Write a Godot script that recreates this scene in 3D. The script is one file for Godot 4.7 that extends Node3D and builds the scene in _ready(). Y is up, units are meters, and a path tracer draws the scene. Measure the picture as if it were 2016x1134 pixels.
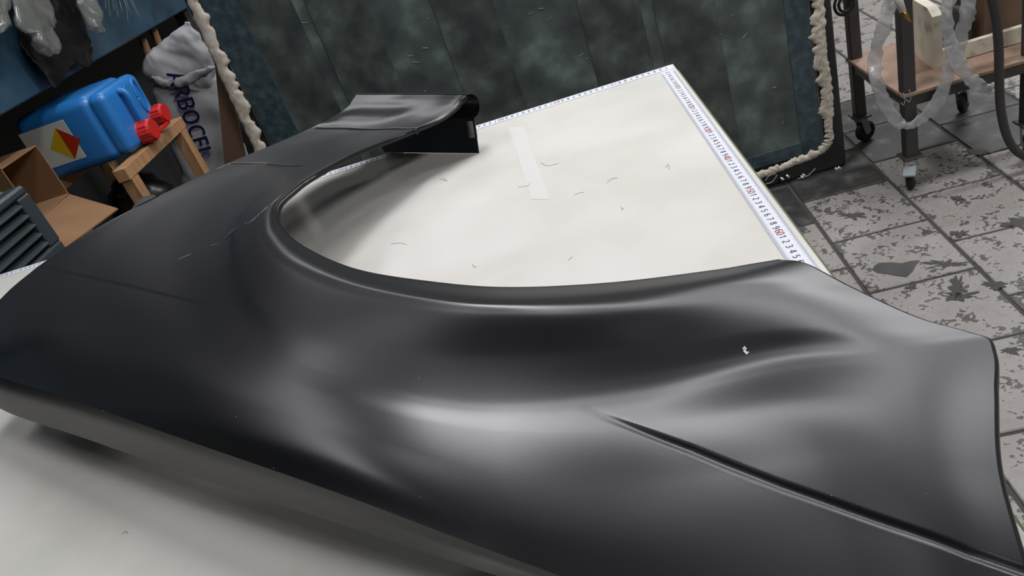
extends Node3D
# Workshop: a black car fender lies on a white glass-topped table edged with measuring tapes.
# Frame: y up, metres, floor at y = 0. The table's far right corner is x = 0, z = 0; +z runs towards the viewer.

const HT := 0.95                                   # height of the table top
const CAM_POS := Vector3(-0.177, 1.3602, 1.2904)
const CAM_ROT := Vector3(-29.698, 9.385, -20.278)  # degrees
const FOCAL := 1502.24                             # pixels in the 2016 x 1134 frame
var cam_basis: Basis
var M := {}
var rng := RandomNumberGenerator.new()


# ---------------------------------------------------------------- helpers: pixels to places
func pix_ray(px: float, py: float) -> Vector3:
	return cam_basis * Vector3((px - 1008.0) / FOCAL, -(py - 567.0) / FOCAL, -1.0)

func at_y(px: float, py: float, y: float) -> Vector3:      # where that ray meets a level surface
	var d := pix_ray(px, py)
	return CAM_POS + d * ((y - CAM_POS.y) / d.y)

func at_x(px: float, py: float, x: float) -> Vector3:
	var d := pix_ray(px, py)
	return CAM_POS + d * ((x - CAM_POS.x) / d.x)

func at_z(px: float, py: float, z: float) -> Vector3:
	var d := pix_ray(px, py)
	return CAM_POS + d * ((z - CAM_POS.z) / d.z)

func to_pix(p: Vector3) -> Vector2:
	var q := cam_basis.inverse() * (p - CAM_POS)
	return Vector2(1008.0 + FOCAL * q.x / -q.z, 567.0 - FOCAL * q.y / -q.z)


# ---------------------------------------------------------------- helpers: materials
func mat(c: Color, rough := 0.7, metal := 0.0, spec := 0.5) -> StandardMaterial3D:
	var m := StandardMaterial3D.new()
	m.albedo_color = c
	m.roughness = rough
	m.metallic = metal
	m.metallic_specular = spec
	return m

func noise_tex(seed_: int, freq: float, ramp: Array, size := 512, octaves := 4, kind := FastNoiseLite.TYPE_SIMPLEX_SMOOTH) -> NoiseTexture2D:
	var n := FastNoiseLite.new()
	n.seed = seed_
	n.noise_type = kind
	n.frequency = freq
	n.fractal_octaves = octaves
	var t := NoiseTexture2D.new()
	t.width = size
	t.height = size
	t.seamless = true
	t.noise = n
	if ramp.size() > 0:
		var g := Gradient.new()
		var offs := PackedFloat32Array()
		var cols := PackedColorArray()
		for r in ramp:
			offs.append(r[0])
			cols.append(r[1])
		g.offsets = offs
		g.colors = cols
		t.color_ramp = g
	return t

func noise_normal(seed_: int, freq: float, strength: float, size := 512, octaves := 3) -> NoiseTexture2D:
	var t := noise_tex(seed_, freq, [], size, octaves)
	t.as_normal_map = true
	t.bump_strength = strength
	return t

func tile_texture(seed_: int, clean: float) -> ImageTexture:      # dirty ceramic tile; the tile's rim lies at the middle of the picture
	var n := 320
	var img := Image.create(n, n, true, Image.FORMAT_RGB8)
	var fine := FastNoiseLite.new()
	fine.seed = seed_
	fine.frequency = 0.045
	fine.fractal_octaves = 5
	var coarse := FastNoiseLite.new()
	coarse.seed = seed_ + 50
	coarse.frequency = 0.012
	coarse.fractal_octaves = 3
	var base := Color(0.54, 0.52, 0.50)
	var dirt := Color(0.25, 0.24, 0.23)
	for y in n:
		for x in n:
			var e := minf(absf(x - n / 2.0), absf(y - n / 2.0)) / n       # distance from the rim
			var sx := (x + n / 2) % n
			var sy := (y + n / 2) % n
			var f := fine.get_noise_2d(sx, sy * 1.3)
			var c := coarse.get_noise_2d(sx, sy)
			var lim := clean - c * 1.1 - 0.30 * exp(-e / 0.025)
			var d := smoothstep(lim - 0.05, lim + 0.06, f + 0.12)
			var tone := base * (1.0 + 0.07 * c + 0.05 * f)
			img.set_pixel(x, y, tone.lerp(dirt * (1.0 + 0.5 * f), d))
	img.generate_mipmaps()
	return ImageTexture.create_from_image(img)

func tri(m: StandardMaterial3D, scale: float, world := true) -> StandardMaterial3D:
	m.uv1_triplanar = true
	m.uv1_world_triplanar = world
	m.uv1_scale = Vector3.ONE * scale
	return m

func g3(v: float, a := 1.0) -> Color:
	return Color(v, v, v, a)


# ---------------------------------------------------------------- helpers: nodes
var taken := {}
func numbered(called: String) -> String:
	var n: int = taken.get(called, 0)
	taken[called] = n + 1
	return called if n == 0 else "%s_%03d" % [called, n]

func tag(o: Node3D, label: String, category: String, group := "") -> Node3D:
	o.set_meta("label", label)
	o.set_meta("category", category)
	if group != "":
		o.set_meta("group", group)
	return o

func thing(called: String, label: String, category: String, at := Vector3.ZERO, turn := 0.0, group := "") -> Node3D:
	var o := Node3D.new()
	o.name = numbered(called)
	add_child(o)
	o.position = at
	o.rotation.y = turn
	return tag(o, label, category, group)

func part(called: String, mesh: Mesh, m: Material, parent: Node3D, xf := Transform3D()) -> MeshInstance3D:
	var o := MeshInstance3D.new()
	o.name = called if parent != self else numbered(called)
	o.mesh = mesh
	if m:
		o.material_override = m
	o.transform = xf
	o.cast_shadow = GeometryInstance3D.SHADOW_CASTING_SETTING_ON
	parent.add_child(o, true)
	return o

func structure(called: String, mesh: Mesh, m: Material, xf := Transform3D()) -> MeshInstance3D:
	var o := part(called, mesh, m, self, xf)
	o.set_meta("kind", "structure")
	return o


# ---------------------------------------------------------------- helpers: shapes
func st_begin() -> SurfaceTool:
	var st := SurfaceTool.new()
	st.begin(Mesh.PRIMITIVE_TRIANGLES)
	return st

func quad(st: SurfaceTool, a: Vector3, b: Vector3, c: Vector3, d: Vector3) -> void:
	for p in [a, b, c, a, c, d]:
		st.add_vertex(p)

# box with chamfered edges; c = centre, s = size
func bevel_box(s: Vector3, b := 0.002, c := Vector3.ZERO, st: SurfaceTool = null, xf := Transform3D()) -> Mesh:
	var own := st == null
	if own:
		st = st_begin()
	st.set_smooth_group(-1)
	var h := s * 0.5
	b = minf(b, minf(h.x, minf(h.y, h.z)) * 0.6)
	var pt := func(sx: float, sy: float, sz: float, k: int) -> Vector3:
		var q := Vector3(sx * (h.x - (0.0 if k == 0 else b)), sy * (h.y - (0.0 if k == 1 else b)), sz * (h.z - (0.0 if k == 2 else b)))
		return xf * (q + c)
	# six faces
	for ax in 3:
		for sg in [-1.0, 1.0]:
			var q: Array = []
			for uv in [[-1.0, -1.0], [1.0, -1.0], [1.0, 1.0], [-1.0, 1.0]]:
				var v := [0.0, 0.0, 0.0]
				v[ax] = sg
				v[(ax + 1) % 3] = uv[0]
				v[(ax + 2) % 3] = uv[1]
				q.append(pt.call(v[0], v[1], v[2], ax))
			if sg > 0: quad(st, q[3], q[2], q[1], q[0])
			else: quad(st, q[0], q[1], q[2], q[3])
	# twelve edges
	for ax in 3:
		var a1 := (ax + 1) % 3
		var a2 := (ax + 2) % 3
		for s1 in [-1.0, 1.0]:
			for s2 in [-1.0, 1.0]:
				var q2: Array = []
				for e in [[-1.0, a1], [1.0, a1], [1.0, a2], [-1.0, a2]]:
					var v := [0.0, 0.0, 0.0]
					v[ax] = e[0]
					v[a1] = s1
					v[a2] = s2
					q2.append(pt.call(v[0], v[1], v[2], e[1]))
				if s1 * s2 > 0: quad(st, q2[0], q2[1], q2[2], q2[3])
				else: quad(st, q2[3], q2[2], q2[1], q2[0])
	# eight corners
	for sx in [-1.0, 1.0]:
		for sy in [-1.0, 1.0]:
			for sz in [-1.0, 1.0]:
				var p0: Vector3 = pt.call(sx, sy, sz, 0)
				var p1: Vector3 = pt.call(sx, sy, sz, 1)
				var p2: Vector3 = pt.call(sx, sy, sz, 2)
				var tri_: Array = [p0, p1, p2] if sx * sy * sz < 0 else [p0, p2, p1]
				for p in tri_:
					st.add_vertex(p)
	if not own:
		return null
	st.generate_normals()
	return st.commit()

func rounded_box(s: Vector3, r: float, c := Vector3.ZERO, n := 5) -> Mesh:
	var st := st_begin()
	st.set_smooth_group(0)
	var h := s * 0.5 - Vector3.ONE * r
	for ax in 3:
		for sg in [-1.0, 1.0]:
			var g: Array = []
			for i in 2 * n:
				var row: Array = []
				for j in 2 * n:
					var a := -1.0 + 2.0 * (i if i < n else i - 1) / (2.0 * n - 2.0)
					var b := -1.0 + 2.0 * (j if j < n else j - 1) / (2.0 * n - 2.0)
					var v := [0.0, 0.0, 0.0]
					v[ax] = sg
					v[(ax + 1) % 3] = tan(a * PI / 4)
					v[(ax + 2) % 3] = tan(b * PI / 4)
					var q := Vector3(v[0], v[1], v[2]).normalized() * r
					var off := [0.0, 0.0, 0.0]
					off[ax] = sg
					off[(ax + 1) % 3] = -1.0 if i < n else 1.0
					off[(ax + 2) % 3] = -1.0 if j < n else 1.0
					row.append(c + q + Vector3(off[0], off[1], off[2]) * h)
				g.append(row)
			for i in 2 * n - 1:
				for j in 2 * n - 1:
					if sg > 0: quad(st, g[i][j + 1], g[i + 1][j + 1], g[i + 1][j], g[i][j])
					else: quad(st, g[i][j], g[i + 1][j], g[i + 1][j + 1], g[i][j + 1])
	st.generate_normals()
	return st.commit()

# smooth closed tube along points; radii rx (side) and ry (other side) per point
func sweep(pts: PackedVector3Array, radii: Array, sides := 10, up := Vector3.UP, power := 2.0, lumps := 0.0, lump_freq := 20.0, lump_seed := 1, caps := true, st: SurfaceTool = null) -> Mesh:
	var own := st == null
	if own:
		st = st_begin()
	st.set_smooth_group(0)
	var nz := FastNoiseLite.new()
	nz.seed = lump_seed
	nz.frequency = lump_freq
	nz.fractal_octaves = 3
	var rings: Array = []
	var side := Vector3.ZERO
	for i in pts.size():
		var d := (pts[mini(i + 1, pts.size() - 1)] - pts[maxi(i - 1, 0)]).normalized()
		var s := d.cross(up)
		if i == 0 or side == Vector3.ZERO:
			side = s.normalized() if s.length() > 0.01 else d.cross(Vector3.RIGHT).normalized()
		else:
			side = (side - d * side.dot(d)).normalized()
		var oth := side.cross(d).normalized()
		var r = radii[mini(i, radii.size() - 1)]
		var ra: float = r.x if r is Vector2 else r
		var rb: float = r.y if r is Vector2 else r
		var ring := PackedVector3Array()
		for k in sides:
			var a := TAU * k / sides
			var ca := cos(a)
			var sa := sin(a)
			var ux := signf(ca) * pow(absf(ca), 2.0 / power)
			var uy := signf(sa) * pow(absf(sa), 2.0 / power)
			var p := pts[i] + side * (ux * ra) + oth * (uy * rb)
			if lumps > 0.0:
				var nrm := (side * ca + oth * sa)
				p += nrm * nz.get_noise_3dv(p) * lumps
			ring.append(p)
		rings.append(ring)
	for i in rings.size() - 1:
		for k in sides:
			var k2 := (k + 1) % sides
			quad(st, rings[i][k], rings[i][k2], rings[i + 1][k2], rings[i + 1][k])
	if caps:
		for e in [0, rings.size() - 1]:
			var cpt := Vector3.ZERO
			for p in rings[e]:
				cpt += p
			cpt /= sides
			for k in sides:
				var k2 := (k + 1) % sides
				if e == 0:
					st.add_vertex(cpt); st.add_vertex(rings[e][k2]); st.add_vertex(rings[e][k])
				else:
					st.add_vertex(cpt); st.add_vertex(rings[e][k]); st.add_vertex(rings[e][k2])
	if not own:
		return null
	st.generate_normals()
	return st.commit()

func crom(a: Vector3, b: Vector3, c: Vector3, d: Vector3, t: float) -> Vector3:
	return 0.5 * ((2.0 * b) + (c - a) * t + (2.0 * a - 5.0 * b + 4.0 * c - d) * t * t + (3.0 * b - a - 3.0 * c + d) * t * t * t)

func spline(p: Array, steps) -> PackedVector3Array:        # steps for each span: one number, or one for each
	var out := PackedVector3Array()
	for i in p.size() - 1:
		var n: int = steps[i] if steps is Array else steps
		var a: Vector3 = p[i - 1] if i > 0 else 2.0 * p[0] - p[1]
		var d: Vector3 = p[i + 2] if i + 2 < p.size() else 2.0 * p[i + 1] - p[i]
		for k in n:
			out.append(crom(a, p[i], p[i + 1], d, float(k) / n))
	out.append(p[-1])
	return out

func knot_spline(p: Array, knots: Array, at: PackedFloat32Array) -> PackedVector3Array:     # cubic through p at uneven knots, read at the given places
	var m: Array = []
	var c := p.size()
	for k in c:
		if k == 0: m.append((p[1] - p[0]) / (knots[1] - knots[0]))
		elif k == c - 1: m.append((p[k] - p[k - 1]) / (knots[k] - knots[k - 1]))
		else:
			var h0: float = knots[k] - knots[k - 1]
			var h1: float = knots[k + 1] - knots[k]
			m.append(((p[k + 1] - p[k]) / h1 * h0 + (p[k] - p[k - 1]) / h0 * h1) / (h0 + h1))
	var out := PackedVector3Array()
	var seg := 0
	for u in at:
		while seg < c - 2 and u > knots[seg + 1]:
			seg += 1
		var h: float = knots[seg + 1] - knots[seg]
		var t: float = (u - knots[seg]) / h
		var t2 := t * t
		var t3 := t2 * t
		out.append(p[seg] * (2 * t3 - 3 * t2 + 1) + m[seg] * (h * (t3 - 2 * t2 + t)) + p[seg + 1] * (3 * t2 - 2 * t3) + m[seg + 1] * (h * (t3 - t2)))
	return out

func span_radii(r: Array, n: int) -> Array:
	var out: Array = []
	for i in r.size() - 1:
		for k in n:
			out.append(lerp(r[i], r[i + 1], smoothstep(0.0, 1.0, float(k) / n)))
	out.append(r[-1])
	return out

# sheet of a given thickness from a grid of points g[i][j]
func sheet(g: Array, thick: float, tilt: Dictionary = {}, base: Array = []) -> Mesh:   # tilt: extra slope (x, z) of the pressed lines by index
	var ni := g.size()
	var nj: int = g[0].size()
	var st := st_begin()
	var nrm: Array = []
	for i in ni:
		var row := PackedVector3Array()
		for j in nj:
			var du: Vector3 = g[mini(i + 1, ni - 1)][j] - g[maxi(i - 1, 0)][j]
			var dv: Vector3 = g[i][mini(j + 1, nj - 1)] - g[i][maxi(j - 1, 0)]
			if tilt.has(i * nj + j):
				du = base[mini(i + 1, ni - 1)][j] - base[maxi(i - 1, 0)][j]
				dv = base[i][mini(j + 1, nj - 1)] - base[i][maxi(j - 1, 0)]
				var n0 := du.cross(dv).normalized()
				var tl: Vector2 = tilt[i * nj + j]
				row.append((n0 / n0.y - Vector3(tl.x, 0, tl.y)).normalized())
			else:
				row.append(du.cross(dv).normalized())
		nrm.append(row)
	for i in ni:
		for j in nj:
			st.set_normal(nrm[i][j])
			st.add_vertex(g[i][j])
	for i in ni:
		for j in nj:
			st.set_normal(-nrm[i][j])
			st.add_vertex(g[i][j] - nrm[i][j] * thick)
	var o := ni * nj
	for i in ni - 1:
		for j in nj - 1:
			var a := i * nj + j
			var b := a + 1
			var c := a + nj + 1
			var d := a + nj
			for q in [a, b, c, a, c, d]:
				st.add_index(q)
			for q in [a, c, b, a, d, c]:
				st.add_index(o + q)
	# rim
	var rim: Array = []
	for j in nj: rim.append(j)
	for i in range(1, ni): rim.append(i * nj + nj - 1)
	for j in range(nj - 2, -1, -1): rim.append((ni - 1) * nj + j)
	for i in range(ni - 2, 0, -1): rim.append(i * nj)
	for k in rim.size():
		var a: int = rim[k]
		var b: int = rim[(k + 1) % rim.size()]
		for q in [a, o + a, o + b, a, o + b, b]:
			st.add_index(q)
	return st.commit()

# flat outline with thickness: polygon of 3D points lying in a plane, pushed back along n
func slab(poly: Array, n: Vector3, thick: float) -> Mesh:
	var st := st_begin()
	st.set_smooth_group(-1)
	var u: Vector3 = (poly[1] - poly[0]).normalized()
	var v := n.cross(u).normalized()
	var flat := PackedVector2Array()
	for p in poly:
		flat.append(Vector2((p - poly[0]).dot(u), (p - poly[0]).dot(v)))
	var idx := Geometry2D.triangulate_polygon(flat)
	for k in range(0, idx.size(), 3):
		var a: Vector3 = poly[idx[k]]
		var b: Vector3 = poly[idx[k + 1]]
		var c: Vector3 = poly[idx[k + 2]]
		if (b - a).cross(c - a).dot(n) > 0:
			var t := b
			b = c
			c = t
		st.add_vertex(a); st.add_vertex(b); st.add_vertex(c)
		st.add_vertex(a - n * thick); st.add_vertex(c - n * thick); st.add_vertex(b - n * thick)
	for k in poly.size():
		var a2: Vector3 = poly[k]
		var b2: Vector3 = poly[(k + 1) % poly.size()]
		quad(st, a2, b2, b2 - n * thick, a2 - n * thick)
	st.generate_normals()
	return st.commit()

func tube_mesh(a: Vector3, b: Vector3, r: float, sides := 12) -> Mesh:
	return sweep(PackedVector3Array([a, b]), [r], sides, Vector3.UP if absf((b - a).normalized().y) < 0.9 else Vector3.RIGHT)

func lathe(profile: Array, sides := 24, xf := Transform3D(), st: SurfaceTool = null) -> Mesh:   # profile: Vector2(radius, y)
	var own := st == null
	if own:
		st = st_begin()
	st.set_smooth_group(-1)
	for i in profile.size() - 1:
		for k in sides:
			var a0 := TAU * k / sides
			var a1 := TAU * (k + 1) / sides
			var p: Vector2 = profile[i]
			var q: Vector2 = profile[i + 1]
			quad(st, xf * Vector3(p.x * cos(a0), p.y, p.x * sin(a0)), xf * Vector3(q.x * cos(a0), q.y, q.x * sin(a0)), xf * Vector3(q.x * cos(a1), q.y, q.x * sin(a1)), xf * Vector3(p.x * cos(a1), p.y, p.x * sin(a1)))
	if not own:
		return null
	st.generate_normals()
	return st.commit()


# ================================================================ the scene
func _ready() -> void:
	rng.seed = 7
	camera_and_light()
	materials()
	room()
	table()
	fender()
	table_dressing()
	mold_panel()
	trolley()
	left_corner()


func camera_and_light() -> void:
	var rot := CAM_ROT * PI / 180.0
	cam_basis = Basis.from_euler(rot, EULER_ORDER_YXZ)
	var cam := Camera3D.new()
	cam.name = "camera"
	add_child(cam)
	cam.position = CAM_POS
	cam.rotation = rot
	cam.fov = rad_to_deg(2.0 * atan(567.0 / FOCAL))
	cam.near = 0.02
	cam.current = true

	var we := WorldEnvironment.new()
	we.name = "environment"
	var e := Environment.new()
	e.background_mode = Environment.BG_COLOR
	e.background_color = Color(0.02, 0.02, 0.022)
	e.ambient_light_source = Environment.AMBIENT_SOURCE_DISABLED
	e.tonemap_mode = Environment.TONE_MAPPER_LINEAR
	e.tonemap_exposure = 0.8
	e.sdfgi_enabled = true
	e.ssao_enabled = true
	e.ssil_enabled = true
	we.environment = e
	add_child(we)

	# fluorescent fittings under the ceiling (last pair: unseen fill added to brighten the table): [centre, length along x, width along z, energy]
	var case_mat := mat(Color(0.8, 0.8, 0.78), 0.5)
	var glow := mat(Color(1, 1, 1), 0.4)
	glow.emission_enabled = true
	glow.emission = Color(0.985, 0.985, 1.0)
	glow.emission_energy_multiplier = 3.0
	for f in [[Vector3(0.65, 2.92, -0.8), 1.25, 0.30, 2.2, 0.0], [Vector3(-0.3, 2.92, -0.6), 1.25, 0.30, 3.6, PI / 2], [Vector3(2.4, 2.92, -3.2), 1.25, 0.30, 11.0, 0.0], [Vector3(2.6, 2.92, -0.9), 1.25, 0.30, 5.5, 0.0], [Vector3(-1.5, 2.92, -2.4), 1.25, 0.30, 1.8, 0.0], [Vector3(1.75, 2.92, 2.1), 1.25, 0.30, 8.0, 0.0], [Vector3(-1.5, 2.92, 0.35), 1.25, 0.30, 0.8, PI / 2]]:
		var t := thing("ceiling_or_fill_light", "fluorescent ceiling light with white casing over the workshop, some added only as fill", "ceiling light", f[0], f[4], "fluorescent ceiling lights")
		part("casing", bevel_box(Vector3(f[1] + 0.06, 0.06, f[2] + 0.06), 0.008, Vector3(0, 0.035, 0)), case_mat, t)
		part("diffuser", bevel_box(Vector3(f[1], 0.02, f[2]), 0.006, Vector3(0, -0.004, 0)), glow, t)
		part("hanger", bevel_box(Vector3(0.02, 0.1, 0.02), 0.003, Vector3(0.3, 0.11, 0)), case_mat, t)
		part("hanger", bevel_box(Vector3(0.02, 0.1, 0.02), 0.003, Vector3(-0.3, 0.11, 0)), case_mat, t)
		var l := AreaLight3D.new()
		l.name = "lamp"
		l.area_size = Vector2(f[1], f[2])
		l.light_energy = f[3]
		l.light_color = Color(0.985, 0.985, 1.0)
		l.area_range = 14.0
		l.area_attenuation = 2.0
		l.shadow_enabled = true
		l.rotation.x = -PI / 2
		l.position = Vector3(0, -0.02, 0)
		t.add_child(l)


func materials() -> void:
	# satin black electro-coat with a fine orange peel
	var f := mat(Color(0.07, 0.074, 0.085), 0.34, 0.0, 0.6)
	f.normal_enabled = true
	f.normal_texture = noise_normal(3, 0.03, 1.2)
	f.normal_scale = 0.14
	M.coat = tri(f, 24.0)
	# white board under glass
	var tb := mat(Color.WHITE, 0.1, 0.0, 0.5)
	tb.albedo_texture = noise_tex(11, 0.006, [[0.0, Color(0.80, 0.80, 0.77)], [0.45, Color(0.845, 0.83, 0.80)], [0.6, Color(0.86, 0.845, 0.82)], [1.0, Color(0.875, 0.865, 0.85)]], 512, 5)
	M.board = tri(tb, 1.1)
	M.strip = mat(Color(0.862, 0.852, 0.834), 0.12)
	M.olive = mat(Color(0.36, 0.40, 0.27), 0.55)
	M.steel = mat(Color(0.22, 0.22, 0.21), 0.45, 0.3)
	M.tape = mat(Color(0.86, 0.87, 0.90), 0.35)
	M.ink = mat(Color(0.08, 0.08, 0.10), 0.5)
	M.red_ink = mat(Color(0.62, 0.12, 0.16), 0.5)
	M.wall = tri(mat(Color(0.55, 0.55, 0.53), 0.9), 1.0)
	M.wall.albedo_texture = noise_tex(21, 0.01, [[0.0, Color(0.70, 0.70, 0.68)], [1.0, Color(0.80, 0.80, 0.78)]])
	M.grout = mat(Color(0.25, 0.24, 0.22), 0.95)
	M.tiles = []
	for k in 4:
		var tl := mat(Color.WHITE, 0.55)
		tl.albedo_texture = tile_texture(131 + k, [0.50, 0.54, 0.47, 0.56][k])
		tri(tl, 1.0 / 0.2915, false)
		M.tiles.append(tl)
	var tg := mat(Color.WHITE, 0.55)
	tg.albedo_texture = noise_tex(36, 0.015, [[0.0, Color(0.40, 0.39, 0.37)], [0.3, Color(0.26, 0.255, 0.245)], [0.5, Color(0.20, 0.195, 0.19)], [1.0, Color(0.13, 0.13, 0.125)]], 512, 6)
	M.tile_grimy_shaded = tri(tg, 1.3)  # grime, coloured darker still to include the shadow around the trolley
	M.oil = mat(Color(0.24, 0.235, 0.23), 0.35)
	M.stain = mat(Color(0.25, 0.24, 0.225), 0.8)
	# mold panel: smeared green-grey laminate
	var mp := mat(Color.WHITE, 0.42)
	mp.albedo_texture = noise_tex(51, 0.006, [[0.0, Color(0.20, 0.225, 0.225)], [0.35, Color(0.27, 0.30, 0.295)], [0.55, Color(0.30, 0.335, 0.325)], [0.75, Color(0.36, 0.41, 0.39)], [1.0, Color(0.46, 0.50, 0.47)]], 1024, 6)
	M.panel = tri(mp, 0.9)
	var fm := mat(Color.WHITE, 0.25)
	fm.albedo_texture = noise_tex(52, 0.02, [[0.0, Color(0.17, 0.22, 0.24)], [0.5, Color(0.215, 0.275, 0.295)], [1.0, Color(0.28, 0.34, 0.355)]], 512, 5)
	fm.normal_enabled = true
	fm.normal_texture = noise_normal(53, 0.01, 3.0)
	M.film_blue = tri(fm, 2.2)
	var pu := mat(Color.WHITE, 0.85)
	pu.albedo_texture = noise_tex(54, 0.03, [[0.0, Color(0.64, 0.60, 0.54)], [0.5, Color(0.74, 0.71, 0.65)], [1.0, Color(0.80, 0.77, 0.71)]], 256, 5)
	M.putty = tri(pu, 3.0)
	M.black_frame = mat(Color(0.17, 0.17, 0.17), 0.6)
	M.foil = mat(Color(0.9, 0.9, 0.9), 0.25, 0.7)
	var wd := mat(Color.WHITE, 0.7)
	wd.albedo_texture = noise_tex(61, 0.02, [[0.0, Color(0.58, 0.42, 0.29)], [0.5, Color(0.66, 0.50, 0.35)], [1.0, Color(0.72, 0.56, 0.41)]], 256, 4)
	M.wood = tri(wd, 2.0)
	M.wood.uv1_scale = Vector3(6, 1.2, 6)
	var ply := mat(Color.WHITE, 0.75)
	ply.albedo_texture = noise_tex(62, 0.012, [[0.0, Color(0.43, 0.35, 0.29)], [0.5, Color(0.55, 0.45, 0.38)], [1.0, Color(0.60, 0.51, 0.44)]], 256, 4)
	M.ply = tri(ply, 2.0)
	var cb := mat(Color.WHITE, 0.85)
	cb.albedo_texture = noise_tex(63, 0.01, [[0.0, Color(0.51, 0.385, 0.265)], [1.0, Color(0.58, 0.44, 0.31)]], 256, 3)
	M.cardboard = tri(cb, 2.0)
	M.cream = tri(mat(Color.WHITE, 0.6), 3.0)
	M.cream.albedo_texture = noise_tex(64, 0.012, [[0.0, Color(0.55, 0.52, 0.46)], [0.35, Color(0.76, 0.73, 0.66)], [1.0, Color(0.83, 0.80, 0.74)]], 256, 5)
	M.trolley_steel = mat(Color(0.27, 0.26, 0.25), 0.5, 0.4)
	M.zinc = mat(Color(0.62, 0.66, 0.66), 0.35, 0.6)
	M.rubber = mat(Color(0.09, 0.09, 0.09), 0.6)
	M.hose = mat(Color(0.20, 0.19, 0.175), 0.5)
	var film := mat(Color(0.72, 0.72, 0.72, 0.50), 0.2)
	film.transparency = BaseMaterial3D.TRANSPARENCY_ALPHA
	M.film = film
	var bag := mat(Color(0.50, 0.51, 0.49, 0.50), 0.2)
	bag.transparency = BaseMaterial3D.TRANSPARENCY_ALPHA
	M.bag = bag
	M.black_bag = mat(Color(0.05, 0.05, 0.055), 0.3)
	var sk := mat(Color(0.70, 0.70, 0.71), 0.5)
	M.sack = sk
	M.navy = mat(Color(0.13, 0.12, 0.36), 0.6)
	M.blue_metal = tri(mat(Color.WHITE, 0.4), 1.5)
	M.blue_metal.albedo_texture = noise_tex(65, 0.01, [[0.0, Color(0.12, 0.19, 0.25)], [0.5, Color(0.17, 0.27, 0.34)], [1.0, Color(0.22, 0.33, 0.41)]], 256, 4)
	M.can_blue = mat(Color(0.16, 0.46, 0.74), 0.35)
	M.red_cap = mat(Color(0.78, 0.15, 0.13), 0.4)
	M.paper = mat(Color(0.80, 0.80, 0.76), 0.7)
	M.hazard_red = mat(Color(0.66, 0.16, 0.07), 0.6)
	M.hazard_yellow = mat(Color(0.80, 0.66, 0.08), 0.6)
	M.machine = mat(Color(0.22, 0.25, 0.265), 0.35)
	M.brown_board = mat(Color(0.40, 0.31, 0.24), 0.8)
	M.brass = mat(Color(0.62, 0.50, 0.25), 0.35, 0.8)
	M.sticker_blue = mat(Color(0.20, 0.30, 0.68), 0.5)
	M.sticker_white = mat(Color(0.72, 0.78, 0.76), 0.6)
	M.sticker_orange = mat(Color(0.75, 0.42, 0.22), 0.6)
	M.foam = mat(Color(0.38, 0.38, 0.38), 0.9)
	M.chalk = mat(Color(0.80, 0.80, 0.82), 0.9)
	M.scuff = mat(Color(0.44, 0.45, 0.47), 0.8)
	M.resin = mat(Color(0.52, 0.55, 0.50), 0.5)
	M.grey_cloth = mat(Color(0.27, 0.27, 0.27), 0.9)
	var pd := mat(Color.WHITE, 0.42)
	pd.albedo_texture = noise_tex(55, 0.006, [[0.0, Color(0.17, 0.19, 0.19)], [0.4, Color(0.235, 0.255, 0.25)], [0.7, Color(0.29, 0.32, 0.305)], [1.0, Color(0.38, 0.42, 0.40)]], 1024, 6)
	M.panel_dark = tri(pd, 1.2)
	M.fibre = mat(Color(0.22, 0.24, 0.20), 0.8)
	M.ceiling = mat(Color(0.34, 0.34, 0.34), 0.95)


func room() -> void:
	var x0 := -3.6
	var x1 := 3.6
	var z0 := -4.2
	var z1 := 3.2
	var hh := 3.1
	var cx := (x0 + x1) / 2
	var cz := (z0 + z1) / 2
	var fl := structure("floor", bevel_box(Vector3(x1 - x0, 0.12, z1 - z0), 0.004, Vector3(cx, -0.065, cz)), M.grout)
	floor_tiles(fl)
	structure("ceiling", bevel_box(Vector3(x1 - x0, 0.1, z1 - z0), 0.004, Vector3(cx, hh + 0.05, cz)), M.ceiling)
	structure("wall_left", bevel_box(Vector3(0.1, hh, z1 - z0), 0.004, Vector3(x0 - 0.05, hh / 2, cz)), M.wall)
	structure("wall_right", bevel_box(Vector3(0.1, hh, z1 - z0), 0.004, Vector3(x1 + 0.05, hh / 2, cz)), M.wall)
	structure("wall_back", bevel_box(Vector3(x1 - x0, hh, 0.1), 0.004, Vector3(cx, hh / 2, z0 - 0.05)), M.wall)
	structure("wall_front", bevel_box(Vector3(x1 - x0, hh, 0.1), 0.004, Vector3(cx, hh / 2, z1 + 0.05)), M.wall)


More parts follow.
